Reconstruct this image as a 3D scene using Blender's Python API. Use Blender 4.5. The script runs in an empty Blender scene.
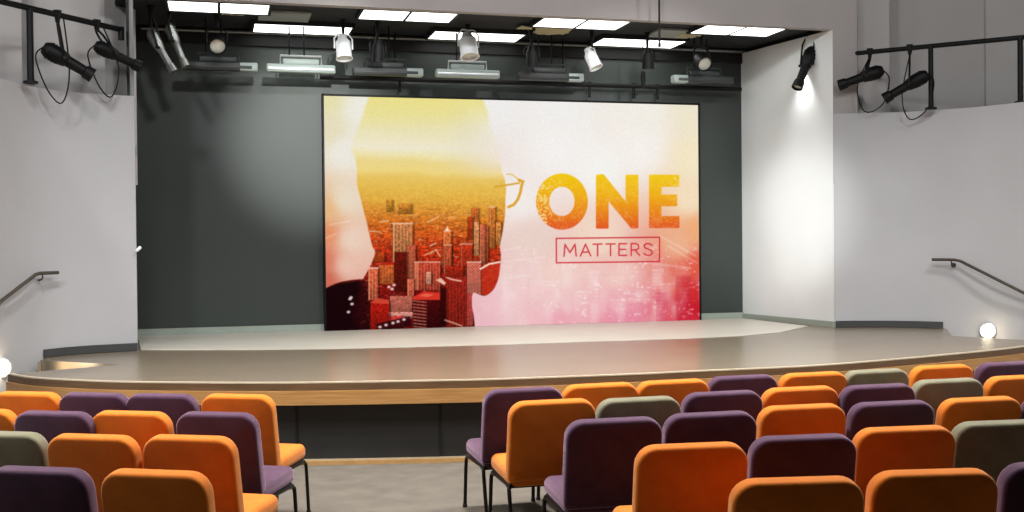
import bpy, bmesh, math, random
import numpy as np
from mathutils import Vector, Matrix
random.seed(4)
PI = math.pi
R = math.radians
col = bpy.context.scene.collection
scn = bpy.context.scene

# ------------------------------------------------------------------ camera
F = 1100.0; E = 1.82; HS = 0.697; HC = 0.89
YAW = R(15.0)
CAMROT = (Matrix.Rotation(-YAW, 3, 'Z') @ Matrix.Rotation(R(90.0 - 0.677), 3, 'X') @ Matrix.Rotation(R(-0.54), 3, 'Z'))
CAMLOC = Vector((0, 0, E))
cam_data = bpy.data.cameras.new('camera'); cam = bpy.data.objects.new('camera', cam_data)
col.objects.link(cam); scn.camera = cam
cam.matrix_world = Matrix.Translation(CAMLOC) @ CAMROT.to_4x4()
cam_data.sensor_width = 36.0; cam_data.lens = F * 36.0 / 1024.0
cam_data.clip_start = 0.05; cam_data.clip_end = 200
FWD = Vector((math.sin(YAW), math.cos(YAW), 0)); RGT = Vector((math.cos(YAW), -math.sin(YAW), 0))

def ray(px, py):
    return CAMROT @ Vector(((px - 512) / F, -(py - 256) / F, -1.0))
def PD(px, py, D):                    # point at level distance D in front of the camera
    d = ray(px, py); return CAMLOC + d * (D / d.dot(FWD))
def PZ(px, py, z):                    # point on a level plane
    d = ray(px, py); return CAMLOC + d * ((z - E) / d.z)
def PY(px, py, y):                    # point on a plane parallel to the stage wall
    d = ray(px, py); return CAMLOC + d * (y / d.y)
def XD(X, D): return Vector((RGT * X + FWD * D)[:2])

YB = 14.49      # stage back wall
YP = 12.51      # proscenium plane

# ------------------------------------------------------------------ materials
def s2l(c):
    c = c / 255.0
    return c / 12.92 if c <= 0.04045 else ((c + 0.055) / 1.055) ** 2.4
def rgb(r, g, b): return (s2l(r), s2l(g), s2l(b), 1.0)
def mat(name, c, rough=0.6, metal=0.0, noise=0.0, nscale=20.0, bump=0.0, bscale=60.0, spec=0.5, stretch=None, sheen=0.0, c2=None):
    m = bpy.data.materials.new(name); m.use_nodes = True
    nt = m.node_tree; b = nt.nodes['Principled BSDF']
    b.inputs['Base Color'].default_value = c
    b.inputs['Roughness'].default_value = rough; b.inputs['Metallic'].default_value = metal
    b.inputs['Specular IOR Level'].default_value = spec
    if sheen: b.inputs['Sheen Weight'].default_value = sheen
    tc = nt.nodes.new('ShaderNodeTexCoord')
    src = tc.outputs['Object']
    if stretch:
        mp = nt.nodes.new('ShaderNodeMapping'); mp.inputs['Scale'].default_value = stretch
        nt.links.new(src, mp.inputs['Vector']); src = mp.outputs['Vector']
    if noise or c2:
        n = nt.nodes.new('ShaderNodeTexNoise'); n.inputs['Scale'].default_value = nscale; n.inputs['Detail'].default_value = 6
        nt.links.new(src, n.inputs['Vector'])
        r = nt.nodes.new('ShaderNodeValToRGB')
        r.color_ramp.elements[0].position = 0.3; r.color_ramp.elements[1].position = 0.7
        if c2: r.color_ramp.elements[0].color = c; r.color_ramp.elements[1].color = c2
        else:
            r.color_ramp.elements[0].color = tuple(x * (1 - noise) for x in c[:3]) + (1,)
            r.color_ramp.elements[1].color = tuple(min(1, x * (1 + noise)) for x in c[:3]) + (1,)
        nt.links.new(n.outputs['Fac'], r.inputs['Fac']); nt.links.new(r.outputs['Color'], b.inputs['Base Color'])
    if bump:
        n2 = nt.nodes.new('ShaderNodeTexNoise'); n2.inputs['Scale'].default_value = bscale; n2.inputs['Detail'].default_value = 4
        nt.links.new(src, n2.inputs['Vector'])
        bp = nt.nodes.new('ShaderNodeBump'); bp.inputs['Strength'].default_value = bump; bp.inputs['Distance'].default_value = 0.01
        nt.links.new(n2.outputs['Fac'], bp.inputs['Height']); nt.links.new(bp.outputs['Normal'], b.inputs['Normal'])
    return m
def emit(name, c, s):
    m = bpy.data.materials.new(name); m.use_nodes = True
    b = m.node_tree.nodes['Principled BSDF']
    b.inputs['Base Color'].default_value = (0.8, 0.8, 0.8, 1)
    b.inputs['Emission Color'].default_value = c; b.inputs['Emission Strength'].default_value = s
    return m

M = {}
M['wall'] = mat('wall_paint', rgb(176, 176, 178), 0.8, noise=0.03, nscale=1.5, bump=0.05, bscale=90)
M['recess'] = mat('recess_paint', rgb(190, 187, 184), 0.85, noise=0.03, nscale=1.5)
M['header'] = mat('header_paint', rgb(166, 161, 159), 0.8, noise=0.03, nscale=1.5)
M['white_wall'] = mat('white_wall_paint', rgb(222, 226, 226), 0.75, noise=0.02, nscale=2)
M['stage_wall'] = mat('stage_wall_paint', rgb(48, 55, 52), 0.5, noise=0.10, nscale=0.8)
M['stage_trim'] = mat('stage_wall_trim', rgb(150, 160, 150), 0.5, noise=0.05)
M['stage_ceiling'] = mat('stage_ceiling_black', rgb(26, 28, 30), 0.8, noise=0.2, nscale=3)
M['baseboard'] = mat('dark_rubber_base', rgb(58, 60, 60), 0.5, noise=0.05)
M['stage_floor'] = mat('stage_floor_boards', rgb(118, 106, 90), 0.26, noise=0.06, nscale=2.5, bump=0.04, bscale=12, spec=0.45)
M['fascia_dark'] = mat('stage_nosing_wood', rgb(98, 74, 48), 0.5, c2=rgb(80, 58, 36), nscale=9, stretch=(0.4, 0.4, 6))
M['fascia'] = mat('stage_band_wood', rgb(176, 132, 78), 0.45, c2=rgb(150, 108, 60), nscale=9, stretch=(0.4, 0.4, 8))
M['riser'] = mat('stage_riser_black', rgb(40, 41, 39), 0.55, noise=0.15, nscale=3)
M['floor'] = mat('grey_carpet', rgb(103, 96, 87), 0.95, c2=rgb(90, 84, 76), nscale=5, bump=0.3, bscale=300, spec=0.1)
M['quarter_round'] = mat('floor_edge_wood', rgb(178, 140, 88), 0.5, noise=0.1)
M['ceiling'] = mat('house_ceiling', rgb(60, 58, 57), 0.9, noise=0.05)
M['back'] = mat('house_back_wall', rgb(26, 25, 24), 0.9, noise=0.05)
M['black'] = mat('black_metal', rgb(5, 5, 6), 0.55, metal=0.0, noise=0.2, nscale=30, spec=0.25)
M['black_matte'] = mat('black_matte', rgb(14, 14, 15), 0.7, noise=0.2)
M['silver'] = mat('silver_metal', rgb(196, 200, 200), 0.35, metal=0.55, noise=0.05)
M['pale_strip'] = mat('pale_strip', rgb(196, 192, 180), 0.4, noise=0.04, nscale=3)
M['edge_strip'] = mat('pale_edge_strip', rgb(186, 172, 148), 0.5, noise=0.05)
M['steel'] = mat('grey_steel', rgb(128, 130, 126), 0.3, metal=0.8, noise=0.08)
M['shaded_metal'] = mat('shaded_grey_enamel', rgb(44, 48, 48), 0.5, noise=0.08)  # wash bar enamel with the shade put into its colour
M['white_metal'] = mat('white_enamel', rgb(236, 238, 240), 0.4, noise=0.02)
M['pale_metal'] = mat('pale_grey_enamel', rgb(150, 162, 158), 0.45, noise=0.03)
M['bronze'] = mat('dark_bronze_rail', rgb(84, 76, 68), 0.35, metal=0.6, noise=0.08)
M['frame'] = mat('chair_frame_steel', rgb(38, 34, 32), 0.3, metal=0.7, noise=0.05)
M['lens'] = mat('lens_glass', rgb(190, 190, 180), 0.12, metal=0.3, noise=0.03)
M['gel'] = mat('gel_sheet', rgb(190, 180, 140), 0.6, noise=0.1)
M['tile'] = mat('grey_tile', rgb(150, 155, 150), 0.6, noise=0.08, nscale=8)
M['plastic'] = mat('glide_plastic', rgb(20, 20, 20), 0.6, noise=0.05)
M['panel_light'] = emit('troffer_diffuser', (0.97, 1.0, 0.98, 1), 3.2)
M['step_glow'] = emit('step_light_lens', (1.0, 0.86, 0.62, 1), 14.0)
for nme, c, c2, tint, sw in (('orange', rgb(205, 112, 30), rgb(194, 103, 25), (1, .80, .5, 1), .38), ('purple', rgb(66, 42, 62), rgb(56, 34, 54), (.88, .60, .76, 1), .8), ('olive', rgb(118, 114, 92), rgb(106, 102, 80), (.95, .92, .78, 1), .5)):
    M[nme] = mat(nme + '_fabric', c, 0.85, c2=c2, nscale=14, bump=0.25, bscale=420, spec=0.15, sheen=sw)
    pb = M[nme].node_tree.nodes['Principled BSDF']; pb.inputs['Sheen Tint'].default_value = tint; pb.inputs['Sheen Roughness'].default_value = 0.42

# ------------------------------------------------------------------ helpers
def link(name, bm, m, parent=None, smooth=True, kind=None, loc=None):
    me = bpy.data.meshes.new(name)
    bmesh.ops.recalc_face_normals(bm, faces=bm.faces[:])
    if loc is not None:
        for v in bm.verts: v.co -= Vector(loc)
    bm.to_mesh(me); bm.free()
    for mm in (m if isinstance(m, (list, tuple)) else [m]): me.materials.append(mm)
    if smooth:
        me.polygons.foreach_set('use_smooth', [True] * len(me.polygons))
        try: me.set_sharp_from_angle(angle=R(38))
        except Exception: pass
    o = bpy.data.objects.new(name, me); col.objects.link(o)
    if parent is not None: o.parent = parent
    if kind: o['kind'] = kind
    if loc is not None: o.location = loc
    return o
def empty(name, label, cat, loc=(0, 0, 0), rz=0.0, group=None):
    o = bpy.data.objects.new(name, None); col.objects.link(o)
    o.location = loc; o.rotation_euler = (0, 0, rz); o.empty_display_size = 0.1
    return tag(o, label, cat, group)
def tag(o, label, cat, group=None):
    o['label'] = label; o['category'] = cat
    if group: o['group'] = group
    return o
def box(bm, c, s, mx=None, bev=0.0, seg=2):
    r = bmesh.ops.create_cube(bm, size=1.0); vs = r['verts']
    for v in vs: v.co = Vector((v.co.x * s[0], v.co.y * s[1], v.co.z * s[2]))
    if bev:
        es = list({e for v in vs for e in v.link_edges})
        rr = bmesh.ops.bevel(bm, geom=es, offset=bev, segments=seg, profile=0.5, affect='EDGES')
        vs = list({v for f in rr['faces'] for v in f.verts} | {v for v in vs if v.is_valid})
    for v in vs:
        if mx is not None: v.co = mx @ v.co
        v.co += Vector(c)
    return vs
def tube(bm, pts, r, n=10, caps=True):
    pts = [Vector(p) for p in pts]; rs = r if isinstance(r, (list, tuple)) else [r] * len(pts)
    rings = []; prev = None
    for i, p in enumerate(pts):
        t = (pts[min(i + 1, len(pts) - 1)] - pts[max(i - 1, 0)]).normalized()
        if prev is None:
            a = t.cross(Vector((0, 0, 1)))
            if a.length < 1e-3: a = t.cross(Vector((1, 0, 0)))
            a.normalize()
        else:
            a = prev - t * prev.dot(t); a.normalize()
        prev = a; b = t.cross(a)
        rings.append([bm.verts.new(p + (a * math.cos(2 * PI * k / n) + b * math.sin(2 * PI * k / n)) * rs[i]) for k in range(n)])
    for i in range(len(rings) - 1):
        for k in range(n): bm.faces.new((rings[i][k], rings[i][(k + 1) % n], rings[i + 1][(k + 1) % n], rings[i + 1][k]))
    if caps: bm.faces.new(rings[0][::-1]); bm.faces.new(rings[-1])
def lathe(bm, prof, mx, n=20):
    rings = []
    for (a, r) in prof:
        if r < 1e-5: rings.append([bm.verts.new(mx @ Vector((0, 0, a)))])
        else: rings.append([bm.verts.new(mx @ Vector((r * math.cos(2 * PI * k / n), r * math.sin(2 * PI * k / n), a))) for k in range(n)])
    for i in range(len(rings) - 1):
        A, B = rings[i], rings[i + 1]
        for k in range(n):
            q = [A[k % len(A)], A[(k + 1) % len(A)], B[(k + 1) % len(B)], B[k % len(B)]]
            u = []
            for v in q:
                if v not in u: u.append(v)
            if len(u) > 2: bm.faces.new(u)
def axis_mx(p, d):
    q = Vector((0, 0, 1)).rotation_difference(Vector(d).normalized())
    return Matrix.Translation(Vector(p)) @ q.to_matrix().to_4x4()
def prism(bm, pts, z0, z1, mi=None):
    lo = [bm.verts.new((p[0], p[1], z0)) for p in pts]; hi = [bm.verts.new((p[0], p[1], z1)) for p in pts]
    n = len(pts)
    for i in range(n): bm.faces.new((lo[i], lo[(i + 1) % n], hi[(i + 1) % n], hi[i]))
    bm.faces.new(lo[::-1]); t = bm.faces.new(hi)
    if mi is not None: t.material_index = mi
def strip(bm, pts, z0, z1, off=0.0):     # upright slab along a plan polyline, thickened to its left by off
    def z(f, i): return f[i] if isinstance(f, (list, tuple)) else f
    pts = [Vector((p[0], p[1])) for p in pts]; n = len(pts); nor = []
    for i in range(n):
        t = (pts[min(i + 1, n - 1)] - pts[max(i - 1, 0)]).normalized(); nor.append(Vector((-t.y, t.x)))
    sec = []
    for i in range(n):
        a = pts[i]; b = pts[i] + nor[i] * off
        sec.append([bm.verts.new((q.x, q.y, zz)) for q, zz in ((a, z(z0, i)), (a, z(z1, i)), (b, z(z1, i)), (b, z(z0, i)))])
    for i in range(n - 1):
        for k in range(4): bm.faces.new((sec[i][k], sec[i][(k + 1) % 4], sec[i + 1][(k + 1) % 4], sec[i + 1][k]))
    bm.faces.new(sec[0]); bm.faces.new(sec[-1][::-1])
def spline(pts, k=6):
    pts = [Vector(p) for p in pts]; out = []
    for i in range(len(pts) - 1):
        p0 = pts[max(i - 1, 0)]; p1 = pts[i]; p2 = pts[i + 1]; p3 = pts[min(i + 2, len(pts) - 1)]
        for j in range(k):
            t = j / k
            out.append(0.5 * ((2 * p1) + (p2 - p0) * t + (2 * p0 - 5 * p1 + 4 * p2 - p3) * t * t + (3 * p1 - p0 - 3 * p2 + p3) * t ** 3))
    out.append(pts[-1]); return out
def xy(v): return Vector((v[0], v[1]))

# ------------------------------------------------------------------ plan of the room
ZL = E + 1.62       # ledge
ZH = E + 2.70       # proscenium opening height
ZC = 6.6            # house ceiling
LW = [PD(137, 300, 11.86), PD(90, 300, 11.62), PD(42, 300, 11.18), PD(0, 300, 10.45)]
LW = [xy(p) for p in LW] + [XD(-4.72, 9.4), XD(-4.75, 8.0)]
LWC = spline(LW, 6)
lend = XD(-4.9, -4.0)
RW = [xy(PD(835, 300, 14.12)), xy(PD(885, 300, 14.08)), xy(PD(943, 300, 13.80)), xy(PD(1024, 300, 13.10)), XD(6.9, 11.4), XD(7.3, 9.0)]
RWC = spline(RW, 6)
rend = XD(7.4, -4.0)

bm = bmesh.new()
prism(bm, [LWC[0] + Vector((-1.5, 2.5)), RWC[0] + Vector((2, 2.5)), RWC[18] + Vector((2.5, 2)), rend + Vector((1.5, -1)), lend + Vector((-1.5, -1)), LWC[-1] + Vector((-2, 0))][::-1], -0.1, 0.0)
link('floor', bm, M['floor'], smooth=False, kind='structure')

def side_wall(name, pts, end, sgn):
    bm = bmesh.new(); strip(bm, list(pts) + [end], 0.0, ZL, 0.30 * sgn)
    return link(name, bm, M['wall'], kind='structure')
side_wall('wall_left', LWC[::-1][::-1], lend, -1)
side_wall('wall_right', RWC, rend, 1)

# upper walls set back behind the ledge
ulp = [xy(PD(136, 60, 12.85)), xy(PD(105, 60, 12.5)), xy(PD(28, 60, 12.1)), xy(PD(22, 60, 11.7)), XD(-6.2, 10.4), XD(-6.3, 8.0), XD(-6.4, -4.0)]
bm = bmesh.new(); strip(bm, ulp, ZL - 0.9, ZC, -0.1)
link('wall_left_upper', bm, M['recess'], smooth=False, kind='structure')
urp = [xy(PD(857, 60, 14.3)), xy(PD(858, 60, 14.75)), xy(PD(889.5, 60, 14.85)), xy(PD(890, 60, 15.7)), xy(PD(984, 60, 15.7)), xy(PD(986, 60, 15.64)), XD(8.8, 15.0), XD(8.9, -4.0)]
bm = bmesh.new(); strip(bm, urp, ZL - 0.9, ZC, 0.1)
link('wall_right_upper', bm, M['recess'], smooth=False, kind='structure')
def catwalk(name, a, b):
    bm = bmesh.new(); prism(bm, list(a) + list(b)[::-1], ZL - 0.55, ZL - 0.45)
    return link(name, bm, M['wall'], smooth=False, kind='structure')
catwalk('trim_left_catwalk', [p + Vector((-0.2, 0)) for p in LWC[1:] + [lend]], ulp)
catwalk('trim_right_catwalk', [p + Vector((0.2, 0.1)) for p in RWC[1:] + [rend]], [urp[1]] + urp[3:])

# proscenium: two piers and the header
lc = LWC[0]; rc = RWC[0]
bm = bmesh.new()
pl = xy(PD(130.5, 60, 11.9)); 
prism(bm, [lc, pl, pl + Vector((-0.12, 1.0)), pl + Vector((-0.03, 1.0)), lc + Vector((-0.04, 0.3))], 0, ZC)
link('trim_left_pier', bm, M['wall'], smooth=False, kind='structure')
bm = bmesh.new()
pr = xy(PD(858, 60, 14.2)); 
prism(bm, [rc + Vector((0, 0.02)), pr + Vector((0, 0.02)), pr + Vector((0.05, 0.3)), rc + Vector((0, 0.3))], ZL - 0.9, ZC)
link('trim_right_pier', bm, M['header'], smooth=False, kind='structure')
bm = bmesh.new()
prism(bm, [lc + Vector((0, 0.01)), rc + Vector((0, 0.02)), rc + Vector((0, 0.14)), lc + Vector((-0.01, 0.13))], ZH, ZC)
link('wall_header', bm, M['header'], smooth=False, kind='structure')

# stage shell: back wall, splayed white wall, left return, ceiling
bw_l = lc.x - 0.35; sw0 = xy(PY(742, 200, YB)); 
bm = bmesh.new(); box(bm, ((bw_l + sw0.x) / 2 + 0.1, YB + 0.1, (ZH + 0.3) / 2), (sw0.x - bw_l + 0.4, 0.2, ZH + 0.3))
link('wall_stage_back', bm, M['stage_wall'], smooth=False, kind='structure')
bm = bmesh.new(); strip(bm, [sw0, rc + Vector((0, 0.02))], 0, ZH, 0.12)
link('wall_stage_right', bm, M['white_wall'], smooth=False, kind='structure')
bm = bmesh.new(); strip(bm, [lc + Vector((-0.035, 0.3)), Vector((lc.x - 0.16, YB))], 0, ZH + .09, 0.06)
link('wall_stage_left', bm, M['stage_wall'], smooth=False, kind='structure')
bm = bmesh.new(); prism(bm, [lc + Vector((-0.2, 0.12)), rc + Vector((0.2, 0.12)), Vector((rc.x + 0.2, YB + 0.2)), Vector((bw_l, YB + 0.2))], ZH + 0.06, ZH + 0.2)
link('ceiling_stage', bm, M['stage_ceiling'], smooth=False, kind='structure')
bm = bmesh.new(); box(bm, ((bw_l + sw0.x) / 2, YB - 0.012, HS + 0.045), (sw0.x - bw_l, 0.024, 0.09))
link('baseboard_stage_back', bm, M['stage_trim'], smooth=False, kind='structure')
bm = bmesh.new(); strip(bm, [sw0 + Vector((0, -0.02)), rc + Vector((-0.005, 0.0))], HS, HS + 0.075, -0.02)
link('baseboard_stage_right', bm, M['stage_trim'], smooth=False, kind='structure')

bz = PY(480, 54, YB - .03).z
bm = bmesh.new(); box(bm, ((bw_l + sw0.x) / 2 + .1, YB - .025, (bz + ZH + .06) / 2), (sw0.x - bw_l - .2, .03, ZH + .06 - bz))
link('trim_stage_top_shade', bm, M['black_matte'], smooth=False, kind='structure')  # added black strip, stands in for shade at the back wall's top
# house ceiling and rear wall
bm = bmesh.new(); prism(bm, [Vector((-9, 13.5)), Vector((13, 13.5)), Vector((11, -7)), Vector((-9, -7))], ZC, ZC + 0.1)
link('ceiling', bm, M['ceiling'], smooth=False, kind='structure')
bm = bmesh.new(); strip(bm, [XD(-7, -3.9), XD(9.5, -3.9)], -0.0, ZC, -0.15)
link('wall_back', bm, M['back'], smooth=False, kind='structure')

# ------------------------------------------------------------------ stage
edge_px = [(10, 373.5), (35, 377.3), (88, 380.2), (140, 381.6), (256, 382.4), (330, 381.8), (440, 380), (512, 378.2), (640, 373.4), (696, 370.6), (760, 368), (824, 364.6), (900, 358.5), (960, 353), (1000, 349), (1024, 346)]
EDGE = spline([xy(PZ(x, y, HS)) for x, y in edge_px], 4)
EDGE.append(EDGE[-1] + (EDGE[-1] - EDGE[-5]) * 0.9)
hA = xy(PZ(40, 360.3, HS)); hB = xy(PZ(120, 364.6, HS)); hC = xy(PZ(38, 371.5, HS))
rA = xy(PZ(946, 328.5, HS)); rB = xy(PZ(952, 336.0, HS)); rC = xy(PZ(1024, 340.0, HS)); rD = rC + (rC - rB) * 0.35
outline = [xy(p) for p in EDGE] + [rD, rC, rB, rA, xy(PD(943, 300, 13.85)), RW[1], rc, sw0 + Vector((0, 0)), Vector((bw_l + 0.3, YB)), lc + Vector((-0.2, 0.25)), lc, LWC[6], LWC[11], hA, hB, hC]
bm = bmesh.new(); prism(bm, outline, HS - 0.12, HS)
so = link('trim_stage_floor', bm, M['stage_floor'], smooth=False, kind='structure')
# body below the deck, set back under the nosing
def inset_edge(d):
    n = len(EDGE); out = []
    for i in range(n):
        t = (EDGE[min(i + 1, n - 1)] - EDGE[max(i - 1, 0)]); t = Vector((t[0], t[1])).normalized()
        out.append(xy(EDGE[i]) + Vector((-t.y, t.x)) * d)
    return out
bm = bmesh.new(); prism(bm, inset_edge(0.10) + outline[len(EDGE):], 0.0, HS - 0.12)
link('trim_stage_riser', bm, M['riser'], smooth=False, kind='structure')
bm = bmesh.new(); strip(bm, inset_edge(0.004), HS - 0.070, HS - 0.008, -0.024)
link('trim_stage_nosing', bm, M['fascia_dark'], kind='structure')
bm = bmesh.new(); strip(bm, inset_edge(-0.002), HS - 0.185, HS - 0.070, -0.034)
link('trim_stage_band', bm, M['fascia'], kind='structure')
bm = bmesh.new(); strip(bm, inset_edge(0.10), 0.0, 0.035, -0.035)
link('trim_stage_foot', bm, M['quarter_round'], kind='structure')
bm = bmesh.new(); strip(bm, inset_edge(0.012), HS - 0.008, HS + 0.003, -0.032)
link('trim_stage_edge_strip', bm, M['edge_strip'], kind='structure')
# pale strip low on the riser
bm = bmesh.new(); strip(bm, inset_edge(0.098), 0.036, 0.046, -0.012); link('trim_stage_foot_strip', bm, M['edge_strip'], kind='structure')
bs = [xy(PZ(x, y, HS)) for x, y in ((808, 326.5), (780, 332.5), (742, 336), (690, 338.5), (600, 341.5), (500, 344.8), (400, 347.5), (330, 349), (240, 350), (141, 350))]
bm = bmesh.new(); prism(bm, bs + [Vector((lc.x - 0.13, YB - .03)), sw0 + Vector((0, -.03))], HS - 0.01, HS + 0.006); link('trim_stage_back_strip', bm, M['pale_strip'], smooth=False, kind='structure')  # paler strip over the back of the stage floor
for k, px in enumerate((300, 455)):
    q = min(((abs(PZ(px, 430, 0.3)[0] - p[0]), i) for i, p in enumerate(inset_edge(0.10))))[1]
    a = inset_edge(0.10)[q]; b2 = inset_edge(0.094)[q]
    bm = bmesh.new(); box(bm, ((a[0] + b2[0]) / 2, (a[1] + b2[1]) / 2 - .004, 0.28), (.018, .012, .45)); link('trim_riser_seam', bm, M['black_matte'], smooth=False, kind='structure')
# seams of the riser
ie = inset_edge(0.10)
# stair treads in the two cuts beside the walls
bm = bmesh.new()
for k in range(2):
    a = hC.lerp(hB, 0.15 + 0.4 * k); b = hA.lerp(hB, 0.15 + 0.4 * k); a2 = hC.lerp(hB, 0.55 + 0.4 * k); b2 = hA.lerp(hB, 0.55 + 0.4 * k)
    prism(bm, [a, a2, b2, b], 0, 0.23 * (k + 1))
e = hA + (hC - hA) * 0.15
box(bm, (e.x, e.y, HS - .08), (.03, .05, .16))
link('trim_left_steps', bm, M['stage_floor'], smooth=False, kind='structure')

# baseboards on the curved walls, above stage level
def sub(pts, a, b): return [Vector(p) for p in pts[a:b]]
bl = [xy(PD(x, 300, d)) for x, d in ((136.5, 11.84), (115, 11.735), (90, 11.60), (65, 11.41), (42.5, 11.17))]
bm = bmesh.new(); strip(bm, bl, HS + 0.005, HS + 0.085, 0.022)
link('baseboard_left', bm, M['baseboard'], kind='structure')
br = [xy(PD(x, 300, d)) for x, d in ((835.5, 14.10), (860, 14.10), (885, 14.06), (915, 13.95), (943, 13.78))]
bm = bmesh.new(); strip(bm, br, HS + 0.005, HS + 0.085, -0.022)
link('baseboard_right', bm, M['baseboard'], kind='structure')

# ------------------------------------------------------------------ LED screen
SY = YB - 0.10
c_tl, c_tr, c_br, c_bl = PY(324.5, 96, SY), PY(699.5, 105, SY), PY(698, 320, SY), PY(325.5, 331, SY)
x0 = (c_tl.x + c_bl.x) / 2; x1 = (c_tr.x + c_br.x) / 2; z1 = (c_tl.z + c_tr.z) / 2; z0 = (c_bl.z + c_br.z) / 2
print('screen', x0, x1, z0, z1, (x1 - x0) / (z1 - z0), [tuple(round(q, 3) for q in p) for p in (c_tl, c_tr, c_br, c_bl)])
screen = empty('video_wall', 'large glowing video wall showing a double-exposure head over a city and the words ONE MATTERS', 'screen', ((x0 + x1) / 2, SY, z0))
def raster(nx, nz):
    U, V = np.meshgrid(np.linspace(0, 1, nx), np.linspace(0, 1, nz))
    wx = x0 + (x1 - x0) * U; wz = z0 + (z1 - z0) * V
    P = np.stack([wx - CAMLOC.x, np.full_like(wx, SY) - CAMLOC.y, wz - CAMLOC.z], -1)
    C = P @ np.array(CAMROT)                       # the artwork is drawn in its own picture grid
    X = 512 + F * C[..., 0] / -C[..., 2]; Y = 256 - F * C[..., 1] / -C[..., 2]
    rng = np.random.default_rng(3)
    def vnoise(sx, sy, seed):
        r = np.random.default_rng(seed); gx = int(400 / sx) + 3; gy = int(260 / sy) + 3
        g = r.random((gy, gx)); fx = np.clip((X - 315) / sx, 0, gx - 1.01); fy = np.clip((Y - 85) / sy, 0, gy - 1.01)
        ix = fx.astype(int); iy = fy.astype(int); tx = fx - ix; ty = fy - iy
        tx = tx * tx * (3 - 2 * tx); ty = ty * ty * (3 - 2 * ty)
        ix1 = np.minimum(ix + 1, gx - 1); iy1 = np.minimum(iy + 1, gy - 1)
        return (g[iy, ix] * (1 - tx) + g[iy, ix1] * tx) * (1 - ty) + (g[iy1, ix] * (1 - tx) + g[iy1, ix1] * tx) * ty
    def seg_d(ax, ay, bx, by):
        dx, dy = bx - ax, by - ay; t = np.clip(((X - ax) * dx + (Y - ay) * dy) / (dx * dx + dy * dy + 1e-9), 0, 1)
        return np.hypot(X - ax - t * dx, Y - ay - t * dy)
    def poly(pts, soft=0.8, rad=0.0):
        ins = np.zeros_like(X, bool); d = np.full_like(X, 1e9); n = len(pts)
        for i in range(n):
            (ax, ay), (bx, by) = pts[i], pts[(i + 1) % n]
            d = np.minimum(d, seg_d(ax, ay, bx, by))
            if ay != by:
                ins ^= ((ay > Y) != (by > Y)) & (X < (bx - ax) * (Y - ay) / (by - ay) + ax)
        sd = np.where(ins, -d, d) - rad
        return np.clip(0.5 - sd / soft, 0, 1)
    def line(pts, w, soft=0.8):
        d = np.full_like(X, 1e9)
        for (a, b) in zip(pts[:-1], pts[1:]): d = np.minimum(d, seg_d(a[0], a[1], b[0], b[1]))
        return np.clip(0.5 - (d - w / 2) / soft, 0, 1)
    def over(img, c, a): 
        c = np.array(c, float); return img * (1 - a[..., None]) + c * a[..., None]
    ctrl = [(326,98,228,222,172),(330,130,228,220,188),(345,150,236,232,222),(360,110,236,234,222),(345,200,232,218,196),(326,210,228,182,130),(326,235,226,142,100),(350,240,234,208,190),
            (326,260,216,122,96),(345,265,232,194,176),(326,280,202,104,84),(500,100,238,236,234),(560,110,240,238,235),(640,110,241,237,228),(697,108,236,228,204),(560,150,243,240,237),(640,150,244,240,234),
            (697,160,242,230,196),(520,200,241,234,230),(600,170,244,242,238),(690,200,242,222,190),(697,230,238,172,122),(530,240,232,208,198),(600,235,240,214,194),(680,245,236,178,142),(697,265,226,92,70),
            (510,270,232,198,192),(560,275,238,204,192),(620,275,236,190,178),(670,280,224,118,104),(697,290,206,42,45),(500,300,236,192,196),(560,300,234,184,184),(620,300,230,150,158),(660,305,218,92,106),(695,310,196,22,36),
            (480,320,234,184,192),(560,320,230,142,162),(620,318,224,108,138),(690,316,206,46,70),(440,130,226,222,205),(420,250,225,200,180)]
    ctrl = np.array(ctrl, float); W = np.zeros_like(X); img = np.zeros(X.shape + (3,))
    for c in ctrl:
        w = 1 / (((X - c[0]) ** 2 + (Y - c[1]) ** 2 + 60) ** 1.7); W += w; img += w[..., None] * c[2:]
    img /= W[..., None]
    # pale ghost city low on the right
    gm = np.clip((Y - 245) / 35, 0, 1) * np.clip((X - 478) / 30, 0, 1)
    img = over(img, (245, 225, 225), gm * 0.42 * np.clip(vnoise(9, 14, 7) * 2 - 0.9, 0, 1))
    cols = [(503,512,266),(516,527,276),(530,541,262),(541,559,282),(562,572,268),(574,588,292),(589,599,272),(601,625,278),(611,626,300),(628,650,300),(652,663,270),(660,674,284),(676,692,268)]
    for q, (a, b, t) in enumerate(cols):
        wgt = (.20, .14, .24, .28, .14, .30, .22, .18, .26, .26, .24, .20, .12)[q]
        st = 0.5 + 0.5 * np.sin((X - a) * 2.6 + q); rw = 0.5 + 0.5 * np.sin((Y - t) * (1.6 + .2 * (q % 3)))
        m = poly([(a, t), (b, t - .6), (b, 324), (a, 324)], 1.6) * np.clip((326 - Y) / 34, 0.2, 1) * (.55 + .9 * vnoise(3, 3, 60 + q))
        img = over(img, (250, 228, 228), np.clip(m * wgt * (.35 + .65 * (st if q % 2 else rw)), 0, 1))
        img = over(img, (252, 240, 238), line([(a, t), (b, t - .6)], 1.4, 1.8) * wgt * 1.3 * np.clip(vnoise(3, 3, 80 + q) * 1.8, 0, 1))
    img = over(img, (244, 218, 216), np.clip((Y - 250) / 25, 0, 1) * np.clip((X - 490) / 20, 0, 1) * np.clip((675 - X) / 30, 0, 1) * .3)
    fl = np.clip((vnoise(2.6, 2.2, 91) - .70) * 5, 0, 1) * np.clip((vnoise(14, 10, 92) - .35) * 2.5, 0, 1) * np.clip((Y - 236) / 20, 0, 1) * np.clip((X - 505) / 12, 0, 1)
    img = over(img, (252, 240, 238), fl * .5)
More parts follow.
